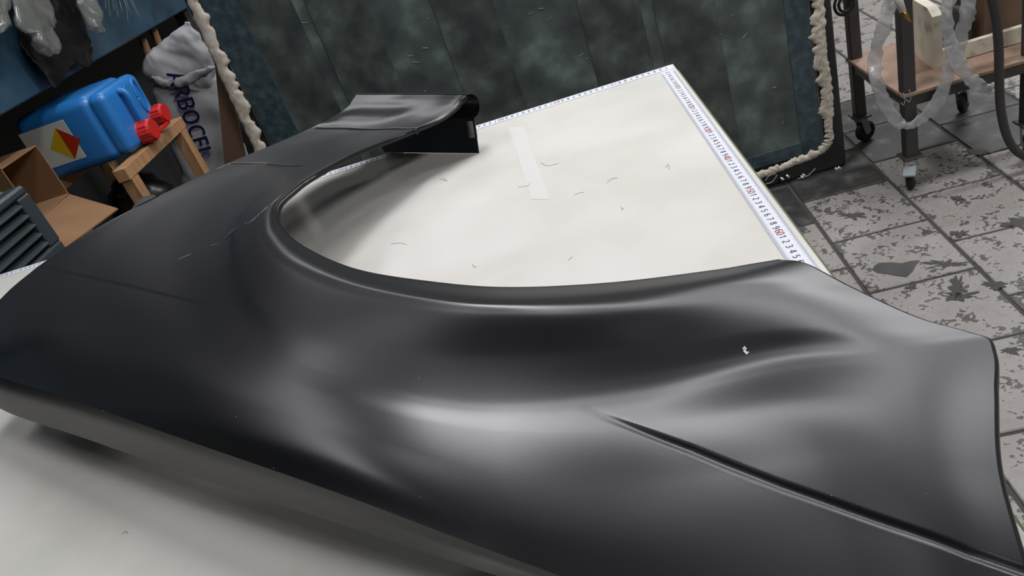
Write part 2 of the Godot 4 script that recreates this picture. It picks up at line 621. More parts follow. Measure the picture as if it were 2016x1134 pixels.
func floor_tiles(fl: Node3D) -> void:
	var px := 0.289
	var pz := 0.294
	var ez := Vector3(-0.03, 0, 1).normalized()
	var ex := Vector3(1, 0, 0.03).normalized()
	var org := Vector3(0.470, 0, -0.797)
	var mesh := bevel_box(Vector3(px - 0.011, 0.016, pz - 0.010), 0.0025, Vector3(0, -0.008, 0))
	var b := Basis(ex, Vector3.UP, ez)
	for k in range(-1, 9):
		for j in range(-9, 7):
			var half := 0.5 if posmod(k, 2) == 1 else 0.0
			var c := org + ex * ((k + 0.5) * px) + ez * ((j + 0.5 + half) * pz)
			if c.z < -3.95 or c.x > 3.3:
				continue
			var m: Material = M.tiles[posmod(k * 3 + j * 5 + (j >> 1), 4)]
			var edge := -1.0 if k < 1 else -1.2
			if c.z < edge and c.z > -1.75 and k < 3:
				m = M.tile_grimy_shaded
			c.y = rng.randf_range(-0.0012, 0.0)
			part("floor_tile", mesh, m, fl, Transform3D(b * Basis(Vector3.UP, PI * posmod(k + j * 3, 2)), c))
	# spills that dried on the tiles
	var sp: Array = []
	for q in [[1717, 531], [1722, 522], [1735, 517], [1755, 516], [1775, 518], [1795, 513], [1811, 512], [1803, 522], [1797, 534], [1785, 545], [1768, 543], [1745, 539], [1728, 537]]:
		sp.append(at_y(q[0], q[1], 0.0012))
	part("oil_spill", slab(sp, Vector3.UP, 0.0012), M.oil, fl)
	for blot in [[1860, 519, 60, 9, 0], [1885, 565, 20, 30, 1], [1890, 582, 45, 12, 2], [1795, 565, 14, 8, 3], [1925, 300, 40, 10, 4], [1885, 390, 18, 7, 5], [1960, 560, 35, 12, 6], [2000, 440, 40, 15, 7], [1680, 425, 40, 10, 8], [1890, 460, 25, 9, 9], [1710, 600, 18, 5, 10], [1990, 690, 25, 10, 11]]:
		var ring: Array = []
		var nz := FastNoiseLite.new()
		nz.seed = 40 + blot[4]
		nz.frequency = 0.9
		for a in 40:
			var an := TAU * a / 40
			var r := 0.62 + 0.75 * nz.get_noise_2d(cos(an) * 2.2, sin(an) * 2.2) + 0.25 * nz.get_noise_2d(cos(an) * 7.0, sin(an) * 7.0)
			ring.append(at_y(blot[0] + cos(an) * r * blot[2], blot[1] + sin(an) * r * blot[3], 0.0006))
		part("stain", slab(ring, Vector3.UP, 0.0006), M.stain, fl)


func table() -> void:
	var t := thing("work_table", "large white glass-topped work table edged with measuring tapes", "table", Vector3(-0.7, 0, 0.75))
	var o := Vector3(0.7, 0, -0.75)
	part("table_top", bevel_box(Vector3(1.40, 0.012, 1.55), 0.001, o + Vector3(-0.70, HT - 0.006, 0.775)), M.board, t)
	part("edge_board", bevel_box(Vector3(1.41, 0.03, 1.56), 0.002, o + Vector3(-0.697, HT - 0.028, 0.775)), M.olive, t)
	var strip: Array = []
	for q in [[1000, 250], [1030, 250], [1082, 392], [1046, 392]]:
		strip.append(at_y(q[0], q[1], HT + 0.0003) - t.position)
	part("paper_strip", slab(strip, Vector3.UP, 0.0003), M.strip, t)
	for c in [[-0.06, 0.06], [-1.34, 0.06], [-0.06, 1.49], [-1.34, 1.49]]:
		part("leg", bevel_box(Vector3(0.05, HT - 0.043, 0.05), 0.003, o + Vector3(c[0], (HT - 0.043) / 2, c[1])), M.steel, t)


# ---------------------------------------------------------------- the fender
var fg: Array = []             # fine grid of the outer skin, fg[i][j]; i runs round the wheel arch, j from the arch lip outwards

func arch_plane(x: float, z: float) -> float:      # the lip of the wheel arch lies in this plane (height over the table)
	return 0.09 - 0.2 * (x + 0.35) + 0.1 * (z - 0.45)

func fpt(px: float, py: float, o: float) -> Vector3:      # pixel + distance from the arch plane (or 1 + height over the table)
	if o > 0.9:
		return at_y(px, py, HT + o - 1.0)
	var h := 0.1
	for k in 50:
		var q := at_y(px, py, HT + h)
		h = 0.5 * h + 0.5 * (arch_plane(q.x, q.z) + o)
	return at_y(px, py, HT + h)

func seg_dist(p: Vector2, line: PackedVector2Array) -> Vector3:   # signed distance, share of the length, share inside
	var best := 1e9
	var sd := 0.0
	var tt := 0.0
	var total := 0.0
	for i in line.size() - 1:
		total += line[i].distance_to(line[i + 1])
	var run := 0.0
	for i in line.size() - 1:
		var a := line[i]
		var b := line[i + 1]
		var l := a.distance_to(b)
		var d := (b - a) / l
		var s := (p - a).dot(d)
		var lo := -1e9 if i == 0 else 0.0
		var hi := 1e9 if i == line.size() - 2 else l
		var sc := clampf(s, lo, hi)
		var q := a + d * sc
		var dist := p.distance_to(q)
		if dist < best:
			best = dist
			sd = d.cross(p - q)
			sd = signf(sd) * dist
			tt = (run + sc) / total
		run += l
	return Vector3(sd, tt, best)

func flat2(pts: Array) -> PackedVector2Array:
	var out := PackedVector2Array()
	for p in pts:
		out.append(Vector2(p.x, p.z))
	return out

var lines := {}
func skin_line(pix: Array) -> PackedVector2Array:
	var out: Array = []
	for q in pix:
		out.append(skin_at(q[0], q[1])[0])
	return flat2(out)

func press(x: float, z: float, kind: int, rim: float) -> float:      # depth of the pressed lines at a place
	var q := Vector2(x, z)
	var dy := 0.0
	if kind == 0:
		var s := seg_dist(q, lines.swage)
		if s.y > 0.0 and s.x > -0.02 and s.x < 0.10:
			var depth := 0.0019 * smoothstep(0.0, 0.28, s.y)
			dy -= depth * (smoothstep(-0.0022, 0.0016, s.x) - 0.75 * smoothstep(0.0016, 0.0062, s.x)) * exp(-maxf(s.x - 0.008, 0.0) / 0.03)
	elif kind == 1:
		var s2 := seg_dist(q, lines.fold)
		if s2.y > -0.2 and absf(s2.x) < 0.1:
			dy -= 0.0005 * (1.0 - smoothstep(0.75, 1.0, s2.y)) * smoothstep(-0.0015, 0.003, s2.x) * exp(-maxf(s2.x, 0.0) / 0.04)
	if kind > 0:
		var s3 := seg_dist(q, lines.groove_a)
		if s3.y < 1.0 and absf(s3.x) < 0.02:
			dy -= 0.0022 * exp(-pow(s3.x / 0.0038, 2.0)) * (1.0 - smoothstep(0.93, 1.0, s3.y)) * rim
		var s4 := seg_dist(q, lines.groove_b)
		if absf(s4.x) < 0.02:
			dy -= 0.0026 * exp(-pow(s4.x / 0.0024, 2.0)) * rim
	return dy

func fender() -> void:
	var cols := [
		[[1535, 511, 1.058], [1582, 518, 1.066], [1675, 566, 1.062], [1810, 627, 1.058], [1912, 656, 1.0555], [1944, 667, 1.055], [1954, 692, 1.055], [1957, 770, 1.055], [1964, 920, 1.054], [2014, 1110, 1.050], [2110, 1440, 1.038]],
		[[1480, 520, -0.003], [1500, 536, 0.007], [1570, 572, 0.004], [1665, 640, -0.003], [1745, 690, 1.0640], [1790, 780, 1.0640], [1820, 910, 1.062], [1870, 1080, 1.056], [1930, 1400, 1.042]],
		[[1400, 533, -0.003], [1408, 553, 0.008], [1435, 585, 0.005], [1490, 650, -0.006], [1540, 708, -0.016], [1580, 790, 1.0695], [1630, 900, 1.0655], [1680, 1060, 1.056], [1750, 1345, 1.041]],
		[[1200, 557, -0.003], [1204, 581, 0.009], [1212, 612, 0.0080], [1228, 690, -0.011], [1245, 768, -0.0265], [1260, 850, -0.0345], [1280, 950, -0.0465], [1300, 1070, -0.0600], [1320, 1210, 1.042]],
		[[1000, 566, -0.003], [995, 592, 0.010], [991, 617, 0.0080], [985, 705, -0.014], [980, 792, -0.0305], [975, 850, -0.0372], [968, 930, -0.0468], [960, 1010, -0.0575], [950, 1078, 1.064]],
		[[850, 555, -0.003], [848, 581, 0.010], [838, 606, 0.0078], [805, 695, -0.012], [775, 766, -0.0258], [748, 810, -0.0322], [716, 855, -0.0392], [685, 912, -0.0485], [655, 967, 1.084]],
		[[700, 530, -0.003], [690, 550, 0.009], [672, 576, 0.005], [612, 655, -0.011], [572, 705, -0.022], [530, 745, -0.031], [470, 790, -0.043], [410, 835, -0.059], [365, 866, 1.09]],
		[[600, 487, -0.003], [585, 502, 0.009], [560, 526, 0.005], [510, 590, -0.010], [480, 625, -0.020], [420, 670, -0.032], [330, 715, -0.047], [230, 760, -0.072], [150, 790, 1.092]],
		[[556, 450, -0.003], [541, 459, 0.008], [516, 477, 0.004], [472, 520, -0.009], [445, 550, -0.019], [370, 590, -0.034], [250, 640, -0.050], [100, 690, -0.076], [-30, 728, 1.092]],
		[[546, 425, -0.003], [532, 431, 0.008], [508, 446, 0.004], [466, 480, -0.009], [438, 508, -0.019], [358, 545, -0.034], [225, 590, -0.049], [70, 640, -0.068], [-50, 672, 1.112]],
		[[551, 402, -0.003], [537, 405, 0.007], [512, 416, 0.003], [470, 442, -0.009], [440, 466, -0.019], [350, 498, -0.035], [215, 526, -0.049], [80, 556, -0.062], [5, 584, 1.130]],
		[[575, 379, -0.002], [562, 380, 0.006], [540, 386, 0.003], [500, 401, -0.008], [465, 416, -0.018], [380, 440, -0.035], [270, 465, -0.046], [165, 488, -0.053], [108, 501, -0.058]],
		[[614, 350, -0.002], [604, 349, 0.005], [585, 351, 0.002], [547, 358, -0.007], [508, 367, -0.017], [430, 381, -0.031], [350, 394, -0.039], [272, 410, -0.043], [225, 430, -0.046]],
		[[698, 304, -0.001], [690, 303, 0.004], [672, 304, 0.001], [637, 308, -0.006], [600, 313, -0.014], [545, 317, -0.022], [490, 321, -0.026], [450, 325, -0.029], [425, 332, -0.031]],
		[[780, 271, 0.0], [773, 270, 0.002], [757, 270, 0.0], [726, 271, -0.005], [692, 272, -0.012], [652, 274, -0.016], [612, 276, -0.018], [578, 277, -0.019], [556, 277, -0.02]],
		[[820, 255, 0.0], [813, 254, 0.002], [798, 254, 0.0], [770, 253.6, -0.003], [740, 253, -0.007], [706, 252, -0.009], [672, 251, -0.010], [640, 250, -0.011], [618, 249, -0.011]],
		[[866, 235, 0.008], [858, 234, 0.009], [842, 233.5, 0.008], [812, 233, 0.006], [780, 232.5, 0.003], [745, 232, 0.002], [708, 231.5, 0.001], [674, 231, 0.0], [652, 231, 0.0]],
		[[896, 214, 0.019], [889, 213, 0.020], [873, 212.5, 0.019], [843, 212, 0.018], [811, 212, 0.016], [776, 212, 0.015], [738, 212, 0.014], [704, 212, 0.013], [683, 212, 0.012]],
		[[908, 200, 0.027], [901, 199, 0.028], [886, 199, 0.027], [857, 198.5, 0.026], [825, 198.5, 0.024], [790, 198.5, 0.022], [752, 198.5, 0.021], [718, 199, 0.020], [693, 199, 0.019]],
		[[919, 187, 0.036], [912, 186.5, 0.036], [897, 186.5, 0.035], [868, 186, 0.034], [836, 186, 0.032], [801, 186, 0.030], [763, 186, 0.028], [729, 186, 0.027], [702, 186, 0.026]],
	]
	var ctl: Array = []
	for c in cols:
		var row: Array = []
		for e in c:
			row.append(fpt(e[0], e[1], e[2]))
		if row.size() == 9:
			var before := crom(row[2], row[3], row[4], row[5], 0.75)
			var after := crom(row[3], row[4], row[5], row[6], 0.25)
			row.insert(5, after)
			row.insert(4, before)
		ctl.append(row)
	var knots := [0.0, 1.0, 2.0, 3.0, 3.75, 4.0, 4.25, 5.0, 6.0, 7.0, 8.0]
	var top_col: Array = ctl[-1]
	# feature lines pressed into the skin
	# fine grid: Catmull-Rom round the arch, then outwards
	var marks := PackedFloat32Array()          # where the rows of the fine grid lie
	for k in 32 * 4:
		marks.append(k / 32.0)
	for k in 72 * 4 + 1:
		marks.append(4.0 + k / 72.0)
	var fine: Array = []       # steps between one column and the next
	var start: Array = [0]     # first fine index of each column
	for k in cols.size() - 1:
		fine.append(64 if k < 3 else (44 if k < 4 else (26 if k < 8 else (18 if k < 11 or k > 15 else 54))))
		start.append(start[-1] + fine[-1])
	var strip: Array = []      # strip[r][i]
	for r in 11:
		var line: Array = []
		for c in ctl:
			line.append(c[r])
		strip.append(spline(line, fine))
	var ni: int = strip[0].size()
	fg = []
	for i in ni:
		var line2: Array = []
		for r in 11:
			line2.append(strip[r][i])
		fg.append(knot_spline(line2, knots, marks))
	var nj: int = fg[0].size()
	# lines pressed into the skin
	lines = {
		"swage": skin_line([[1140, 796], [1166, 806], [1229, 830], [1362, 880], [1543, 950], [1724, 1013], [1905, 1079], [2012, 1116]]),
		"fold": skin_line([[60, 522], [80, 526], [160, 540], [270, 566], [360, 588], [450, 608]]),
		"groove_a": skin_line([[425, 321], [450, 321], [520, 323], [600, 325]]),
		"groove_b": skin_line([[630, 252.5], [680, 253], [740, 254], [818, 256.5]]),
	}
	var base_grid := fg.duplicate(true)
	var tilt := {}
	var ep := 0.0004
	for i in ni:
		var near_lamp: bool = i < start[6]
		var near_door: bool = i > start[7]
		if not near_lamp and not near_door:
			continue
		var row: PackedVector3Array = fg[i]
		for j in nj:
			if near_lamp and j < 96:
				continue
			var p := row[j]
			var kind := 0 if near_lamp else (1 if i < start[12] else 2)
			var rim := 1.0 - smoothstep(0.93, 0.985, float(j) / (nj - 1))
			var dy := press(p.x, p.z, kind, rim)
			if dy == 0.0:
				continue
			tilt[i * nj + j] = Vector2((press(p.x + ep, p.z, kind, rim) - press(p.x - ep, p.z, kind, rim)) / (2 * ep), (press(p.x, p.z + ep, kind, rim) - press(p.x, p.z - ep, kind, rim)) / (2 * ep))
			row[j] = p + Vector3(0, dy, 0)
		fg[i] = row
	var t := thing("car_fender", "satin black steel car front fender lying outer face up on the white table", "car fender", Vector3(-0.45, HT, 0.55))
	var inv := Transform3D(Basis(), -t.position)
	part("outer_panel", sheet(fg, 0.0011, tilt, base_grid), M.coat, t, inv)
	# return flange along the wheel arch
	var lip: Array = []
	var centre := Vector3(-0.16, 0, 0.46)
	for i in ni:
		var p: Vector3 = fg[i][0]
		var inw := Vector3(centre.x - p.x, 0, centre.z - p.z).normalized()
		var row := PackedVector3Array()
		for k in 5:
			var a := k / 4.0
			row.append(p + inw * (0.0008 * sin(a * PI / 2)) + Vector3(0, -0.0004 - 0.0042 * a, 0))
		lip.append(row)
	part("arch_lip", sheet(lip, 0.001), M.coat, t, inv)
	# flange folded down along the bonnet edge
	var fl: Array = []
	for i in range(0, start[9] + 1):
		var p: Vector3 = fg[i][nj - 1]
		var pxy := to_pix(p)
		var w := clampf((pxy.x - 0.0) / 965.0, 0.0, 2.0)
		var drop := minf(lerpf(0.040, 0.038, w), p.y - HT - 0.0025)
		if i > start[8]: drop *= 1.0 - 0.6 * float(i - start[8]) / fine[8]
		var out := Vector3(-0.54, 0, 0.84) * lerpf(0.012, -0.010, minf(w, 1.0)) * drop / 0.04
		var row := PackedVector3Array()
		for k in 9:
			var a := k / 8.0
			row.append(p + out * a + Vector3(0, -drop * a, 0) + Vector3(-0.54, 0, 0.84) * 0.003 * sin(minf(a * 3.0, 1.0) * PI / 2))
		fl.append(row)
	part("bonnet_flange", sheet(fl, 0.001), M.coat, t, inv)
	# folded edge at the door end
	var de: Array = []
	for i in range(start[9], ni):
		var p: Vector3 = fg[i][nj - 1]
		de.append(PackedVector3Array([p, p + Vector3(-0.001, -0.004, -0.0005), p + Vector3(-0.0005, -0.012, 0)]))
	part("door_edge_flange", sheet(de, 0.001), M.coat, t, inv)
	# folded edge at the headlamp end
	var he: Array = []
	for j in nj:
		var p: Vector3 = fg[0][j]
		he.append(PackedVector3Array([p, p + Vector3(0.0022, -0.0012, -0.0005), p + Vector3(0.0034, -0.004, -0.001), p + Vector3(0.0036, -0.012, -0.001)]))
	part("headlamp_edge_flange", sheet(he, 0.001), M.coat, t, inv)
	# rocker end: rolled hem, then a plate standing on the table
	var roll: Array = []
	var plate: Array = []
	var pa: Vector3 = at_y(943, 303, HT)
	var pb: Vector3 = at_y(757, 301, HT)
	var last: PackedVector3Array = fg[ni - 1]
	var far_n := Vector3(0.67, 0, -0.74)
	for j in nj:
		var w := float(j) / (nj - 1)
		var p := last[j]
		var base := pa.lerp(pb, w)
		var row := PackedVector3Array()
		for k in 13:
			var a := k / 12.0 * 3.6
			var r := 0.019
			row.append(p + far_n * (r * sin(minf(a, PI)) * 1.0) + Vector3(0, -r * (1.0 - cos(minf(a, PI))), 0) + (Vector3(0, 0, 0) if a < PI else -far_n * 0.002))
		roll.append(row)
		var top := row[12]
		plate.append(PackedVector3Array([top, top.lerp(base, 0.33), top.lerp(base, 0.66), base + Vector3(0, 0.0012, 0)]))
	part("rolled_hem", sheet(roll, 0.001), M.coat, t, inv)
	part("rocker_plate", sheet(plate, 0.0012), M.coat, t, inv)
	# foam tab glued to the end of the plate
	var fa: Vector3 = plate[0][0]
	part("foam_tab", sweep(PackedVector3Array([fa.lerp(pa, 0.08) + Vector3(-0.006, 0, -0.005), fa.lerp(pa, 0.55) + Vector3(-0.006, 0, -0.005)]), [Vector2(0.005, 0.007)], 4, Vector3(1, 0, 0), 4.0), M.foam, t, inv)
	fender_details(t, inv)


# ---------------------------------------------------------------- small things on the fender and the table
func skin_at(px: float, py: float, mirrored := false) -> Array:     # [point on the skin, its normal] seen at that pixel (or mirrored in the table top)
	var target := Vector2(px, py)
	var bi := 0
	var bj := 0
	var best := 1e12
	var ni := fg.size()
	var nj: int = fg[0].size()
	var i0 := 0
	var i1 := ni
	var j0 := 0
	var j1 := nj
	for step in [9, 1]:
		for i in range(i0, i1, step):
			for j in range(j0, j1, step):
				var p: Vector3 = fg[i][j]
				if mirrored:
					p.y = 2.0 * HT - p.y
				var d := to_pix(p).distance_squared_to(target)
				if d < best:
					best = d
					bi = i
					bj = j
		i0 = maxi(0, bi - 10)
		i1 = mini(ni, bi + 11)
		j0 = maxi(0, bj - 10)
		j1 = mini(nj, bj + 11)
	var du: Vector3 = fg[mini(bi + 1, ni - 1)][bj] - fg[maxi(bi - 1, 0)][bj]
	var dv: Vector3 = fg[bi][mini(bj + 1, nj - 1)] - fg[bi][maxi(bj - 1, 0)]
	return [fg[bi][bj], du.cross(dv).normalized()]

func streak(pix: Array, width: float, off := 0.0003) -> Mesh:        # thin raised sliver along pixels on the skin
	var st := st_begin()
	var pts: Array = []
	var nrm: Array = []
	for q in pix:
		var h := skin_at(q[0], q[1])
		pts.append(h[0] + h[1] * off)
		nrm.append(h[1])
	for k in pts.size() - 1:
		var d: Vector3 = (pts[k + 1] - pts[k]).normalized()
		var s0: Vector3 = nrm[k].cross(d).normalized() * width * 0.5 * (1.0 if k > 0 else 0.3)
		var s1: Vector3 = nrm[k + 1].cross(d).normalized() * width * 0.5 * (1.0 if k < pts.size() - 2 else 0.3)
		quad(st, pts[k] - s0, pts[k + 1] - s1, pts[k + 1] + s1, pts[k] + s0)
		quad(st, pts[k] + s0, pts[k + 1] + s1, pts[k + 1] - s1, pts[k] - s0)
	st.generate_normals()
	return st.commit()

func fender_details(t: Node3D, inv: Transform3D) -> void:
	for sc in [[[440, 470], [462, 452], [490, 436]], [[488, 442], [503, 428], [520, 414]], [[495, 438], [512, 420], [530, 405], [556, 384]], [[415, 484], [430, 480]], [[350, 512], [362, 505], [378, 500]], [[452, 458], [470, 446]]]:
		part("scuff", streak(sc, 0.003), M.scuff, t, inv)
	part("chalk_mark", streak([[1461, 686], [1469, 684], [1466, 690], [1468, 696], [1474, 695]], 0.0022), M.chalk, t, inv)
	var st := st_begin()
	for k in 34:
		var h := skin_at(rng.randf_range(60, 1850), rng.randf_range(560, 980)) if k > 12 else skin_at(rng.randf_range(250, 640), rng.randf_range(270, 470))
		var r := rng.randf_range(0.0002, 0.0005)
		bevel_box(Vector3(r, r, r), r * 0.3, h[0] + h[1] * 0.0003, st)
	st.generate_normals()
	var dust := part("dust_specks", st.commit(), M.chalk, t, inv)
	dust.set_meta("kind", "stuff")
	# stickers inside the panel, seen mirrored in the table
	for q in [["label_sticker", [[728, 328], [766, 318], [784, 366], [744, 374]], M.sticker_blue], ["paper_label", [[638, 433], [710, 410], [722, 428], [650, 456]], M.sticker_white], ["paper_label", [[694, 372], [732, 364], [742, 402], [716, 410]], M.sticker_white], ["tag_sticker", [[728, 394], [738, 390], [754, 416], [748, 420]], M.sticker_orange]]:
		var poly: Array = []
		var nn := Vector3.ZERO
		for c in q[1]:
			var h := skin_at(c[0], c[1], true)
			poly.append(h[0] - h[1] * 0.008)
			nn += h[1]
		part(q[0], slab(poly, -nn.normalized(), 0.0004), q[2], t, inv)

func text_mesh(s: String, height: float, depth := 0.0004) -> TextMesh:
	var t := TextMesh.new()
	var f := SystemFont.new()
	f.font_names = PackedStringArray(["Droid Sans"])
	t.font = f
	t.text = s
	t.font_size = 64
	t.pixel_size = height / 46.0
	t.depth = depth
	t.curve_step = 2.0
	return t

func measuring_tape(called: String, label: String, length: float, xf: Transform3D, first: float) -> void:
	# local frame: x along the tape, y up, z across; numbers run along x
	var t := thing(called, label, "measuring tape", xf.origin, 0.0, "measuring tapes along the table edge")
	t.basis = xf.basis
	part("band", bevel_box(Vector3(length, 0.0006, 0.022), 0.0002, Vector3(length / 2, 0.0003, 0)), M.tape, t)
	var black := st_begin()
	var red := st_begin()
	var ticks := st_begin()
	var cache := {}
	var n := int((length - first) * 100) + 10
	for k in range(1, n):
		var x := first - 0.1 + 0.01 * k
		if x < 0.006 or x > length - 0.006:
			continue
		var ten := k % 10 == 0
		var s := str(k) if ten else str(k % 10)
		var hgt := 0.0078 if ten else 0.0068
		if not cache.has(s):
			cache[s] = text_mesh(s, hgt)
		var tx := Transform3D(Basis(Vector3(1, 0, 0), Vector3(0, 0, -1), Vector3(0, 1, 0)), Vector3(x, 0.0007, 0.0006))
		(red if ten else black).append_from(cache[s], 0, tx)
		if ten:
			for e in [[Vector3(0.0165, 0.0004, 0.0008), Vector3(0, 0, -0.006)], [Vector3(0.0165, 0.0004, 0.0008), Vector3(0, 0, 0.006)], [Vector3(0.0008, 0.0004, 0.012), Vector3(-0.008, 0, 0)], [Vector3(0.0008, 0.0004, 0.012), Vector3(0.008, 0, 0)]]:
				bevel_box(e[0] * Vector3(0.55, 1, 1) if e[0].x > 0.01 else e[0], 0.0001, Vector3(x, 0.0007, 0.0006) + e[1] * Vector3(0.55, 1, 1), red)
		for h in 10:
			var l := 0.005 if h == 0 else (0.004 if h == 5 else 0.0028)
			for sd in [-1.0, 1.0]:
				quad(ticks, Vector3(x + h * 0.001 - 0.0001, 0.0008, sd * 0.0108), Vector3(x + h * 0.001 + 0.0001, 0.0008, sd * 0.0108), Vector3(x + h * 0.001 + 0.0001, 0.0008, sd * (0.0108 - l)), Vector3(x + h * 0.001 - 0.0001, 0.0008, sd * (0.0108 - l)))
	part("numerals", black.commit(), M.ink, t)
	red.generate_normals()
	part("ten_marks", red.commit(), M.red_ink, t).set_meta("label", "red boxed numerals")
	ticks.generate_normals()
	part("tick_marks", ticks.commit(), M.ink, t)

func table_dressing() -> void:
	measuring_tape("measuring_tape", "white tape rule along the table edge beside the tiled floor", 1.49, Transform3D(Basis(Vector3(0, 0, 1), Vector3(0, 1, 0), Vector3(-1, 0, 0)), Vector3(-0.016, HT, 0.027)), 0.091)
	measuring_tape("measuring_tape", "white tape rule along the table edge facing the green mold panel", 1.36, Transform3D(Basis(Vector3(-1, 0, 0), Vector3(0, 1, 0), Vector3(0, 0, -1)), Vector3(-0.004, HT, 0.014)), 0.100)
	# loose fibres on the glass
	for f in [[[1065, 320], [1078, 326], [1100, 322], 0], [[1130, 384], [1140, 380], [1150, 378], 1], [[1195, 360], [1204, 352], [1216, 350], 2], [[1020, 368], [1038, 366], [1046, 360], 3], [[1222, 406], [1225, 412], [1228, 409], 4], [[865, 352], [880, 356], [872, 350], 5], [[1310, 330], [1316, 324], [1318, 334], 6], [[930, 520], [934, 526], [938, 524], 7], [[1118, 512], [1123, 509], [1127, 505], 8], [[240, 1052], [247, 1046], [252, 1050], 9], [[770, 480], [790, 478], [800, 482], 10], [[1380, 262], [1400, 258], [1412, 254], 11]]:
		var p: Array = []
		for k in 3:
			p.append(at_y(f[k][0], f[k][1], HT + 0.0002 + (0.0005 if k == 1 else 0.0)))
		var o := part("fibre", sweep(spline(p, 5), [0.00018], 5), M.fibre, self)
		tag(o, "tiny dark fibre lying on the white table top", "fibre", "loose fibres on the table top")


# ---------------------------------------------------------------- mold panel behind the table
func mold_panel() -> void:
	var z := -1.262
	var t := thing("mold_panel", "big dark green laminated mold panel with cream putty edge standing on the floor", "mold panel", Vector3(-0.3, 0, z))
	var o := Vector3(0.3, 0, 0)
	var top := 1.62
	part("backing_frame", bevel_box(Vector3(1.97, top, 0.05), 0.006, o + Vector3(-0.285, top / 2, -0.033)), M.black_frame, t)
	# laminate with overlapping smeared strips
	part("laminate", bevel_box(Vector3(1.86, top - 0.10, 0.012), 0.003, o + Vector3(-0.30, top / 2 + 0.045, -0.004)), M.panel, t)
	for sd in [[0.585, 0.075], [-1.165, 0.11]]:
		part("film_border", bevel_box(Vector3(sd[1], top - 0.10, 0.004), 0.001, o + Vector3(sd[0], top / 2 + 0.045, 0.003)), M.film_blue, t)
	part("film_border", bevel_box(Vector3(1.75, 0.05, 0.004), 0.001, o + Vector3(-0.30, 0.115, 0.003)), M.film_blue, t)
	# ragged putty bead: down one side, across the bottom, up the other
	var line: Array = []
	for y in [top - 0.01, 1.3, 1.0, 0.8, 0.6, 0.45, 0.3, 0.18]:
		line.append(o + Vector3(0.652 + 0.004 * sin(y * 23.0), y, 0.004))
	for q in [[0.645, 0.115], [0.60, 0.082], [0.5, 0.07], [0.40, 0.06], [0.2, 0.06], [-0.3, 0.06], [-0.9, 0.06], [-1.2, 0.07], [-1.255, 0.12]]:
		line.append(o + Vector3(q[0], q[1], 0.004))
	for y in [0.25, 0.5, 0.72, 0.9, 1.1, 1.3, top - 0.01]:
		line.append(o + Vector3(-1.268 + 0.055 * (y - 0.7) * 1.0, y, 0.004))
	var fine := spline(line, 22)
	var nz := FastNoiseLite.new()
	nz.seed = 9
	nz.frequency = 1.0
	nz.fractal_octaves = 4
	var band: Array = []
	var centre := o + Vector3(-0.3, 0.9, 0)
	for k in fine.size():
		var p := fine[k]
		var d := (fine[mini(k + 1, fine.size() - 1)] - fine[maxi(k - 1, 0)]).normalized()
		var inward := Vector3(-d.y, d.x, 0)
		if inward.dot(centre - p) < 0: inward = -inward
		var w := 0.040 if p.y > 0.2 else 0.026
		var wi := w * (0.62 + 0.55 * nz.get_noise_2d(k * 0.16, 3.0) + 0.25 * nz.get_noise_2d(k * 0.7, 9.0))
		var wo := w * (0.42 + 0.16 * nz.get_noise_2d(k * 0.3, 40.0))
		var row := PackedVector3Array()
		for c in 9:
			var a := c / 8.0
			var hgt := 0.007 * pow(sin(a * PI), 0.5) + 0.003 * nz.get_noise_2d(k * 0.35, 80.0 + c * 0.9) * sin(a * PI)
			row.append(p + inward * lerpf(-wo, wi, a) + Vector3(0, 0, hgt - 0.001))
		band.append(row)
	part("putty_seal", sheet(band, 0.002), M.putty, t)
	# loose film edge and dried drips
	for q in [[1538, 352], [1549, 347], [1577, 349], [1581, 345], [1645, 333], [1651, 331]]:
		var c := at_z(q[0], q[1], z + 0.004) - t.position
		part("foil_scrap", sweep(PackedVector3Array([c + Vector3(0, -0.008, 0), c + Vector3(0.003, 0, 0.006), c + Vector3(-0.002, 0.008, 0.002)]), [0.002, 0.007, 0.002], 7, Vector3(0, 0, 1), 2.0, 0.004, 90.0, int(q[0])), M.foil, t)
	for q in [[[1508, 362], [1520, 358], [1530, 345]], [[1506, 356], [1515, 346], [1528, 342]], [[1570, 352], [1590, 346], [1605, 332]]]:
		var p: Array = []
		for k in 3:
			p.append(at_z(q[k][0], q[k][1], z + 0.01) - t.position)
		part("loose_thread", sweep(spline(p, 6), [0.0012], 6), M.sack, t)
	# smears of resin on the face
	var marks := st_begin()
	for k in 160:
		var c := Vector3(rng.randf_range(-1.15, 0.55), rng.randf_range(0.15, 1.45), 0.0026) + o
		var len := rng.randf_range(0.003, 0.022)
		var wdt := rng.randf_range(0.0008, 0.0028)
		bevel_box(Vector3(len, wdt, 0.0012), 0.0003, Vector3.ZERO, marks, Transform3D(Basis(Vector3(0, 0, 1), rng.randf_range(-0.5, 0.9)), c))
	marks.generate_normals()
	var mk := part("resin_flecks", marks.commit(), M.resin, t)
	mk.set_meta("kind", "stuff")
	# long raised laminate overlaps
	for q in [[-1.03, 0.006], [-0.80, 0.01], [-0.42, 0.012], [0.02, 0.01], [0.25, 0.012]]:
		part("laminate_strip", bevel_box(Vector3(0.19, top - 0.12, 0.003), 0.0012, o + Vector3(q[0], top / 2 + 0.045, 0.0032), null, Transform3D(Basis(Vector3(0, 0, 1), q[1]))), M.panel_dark, t)


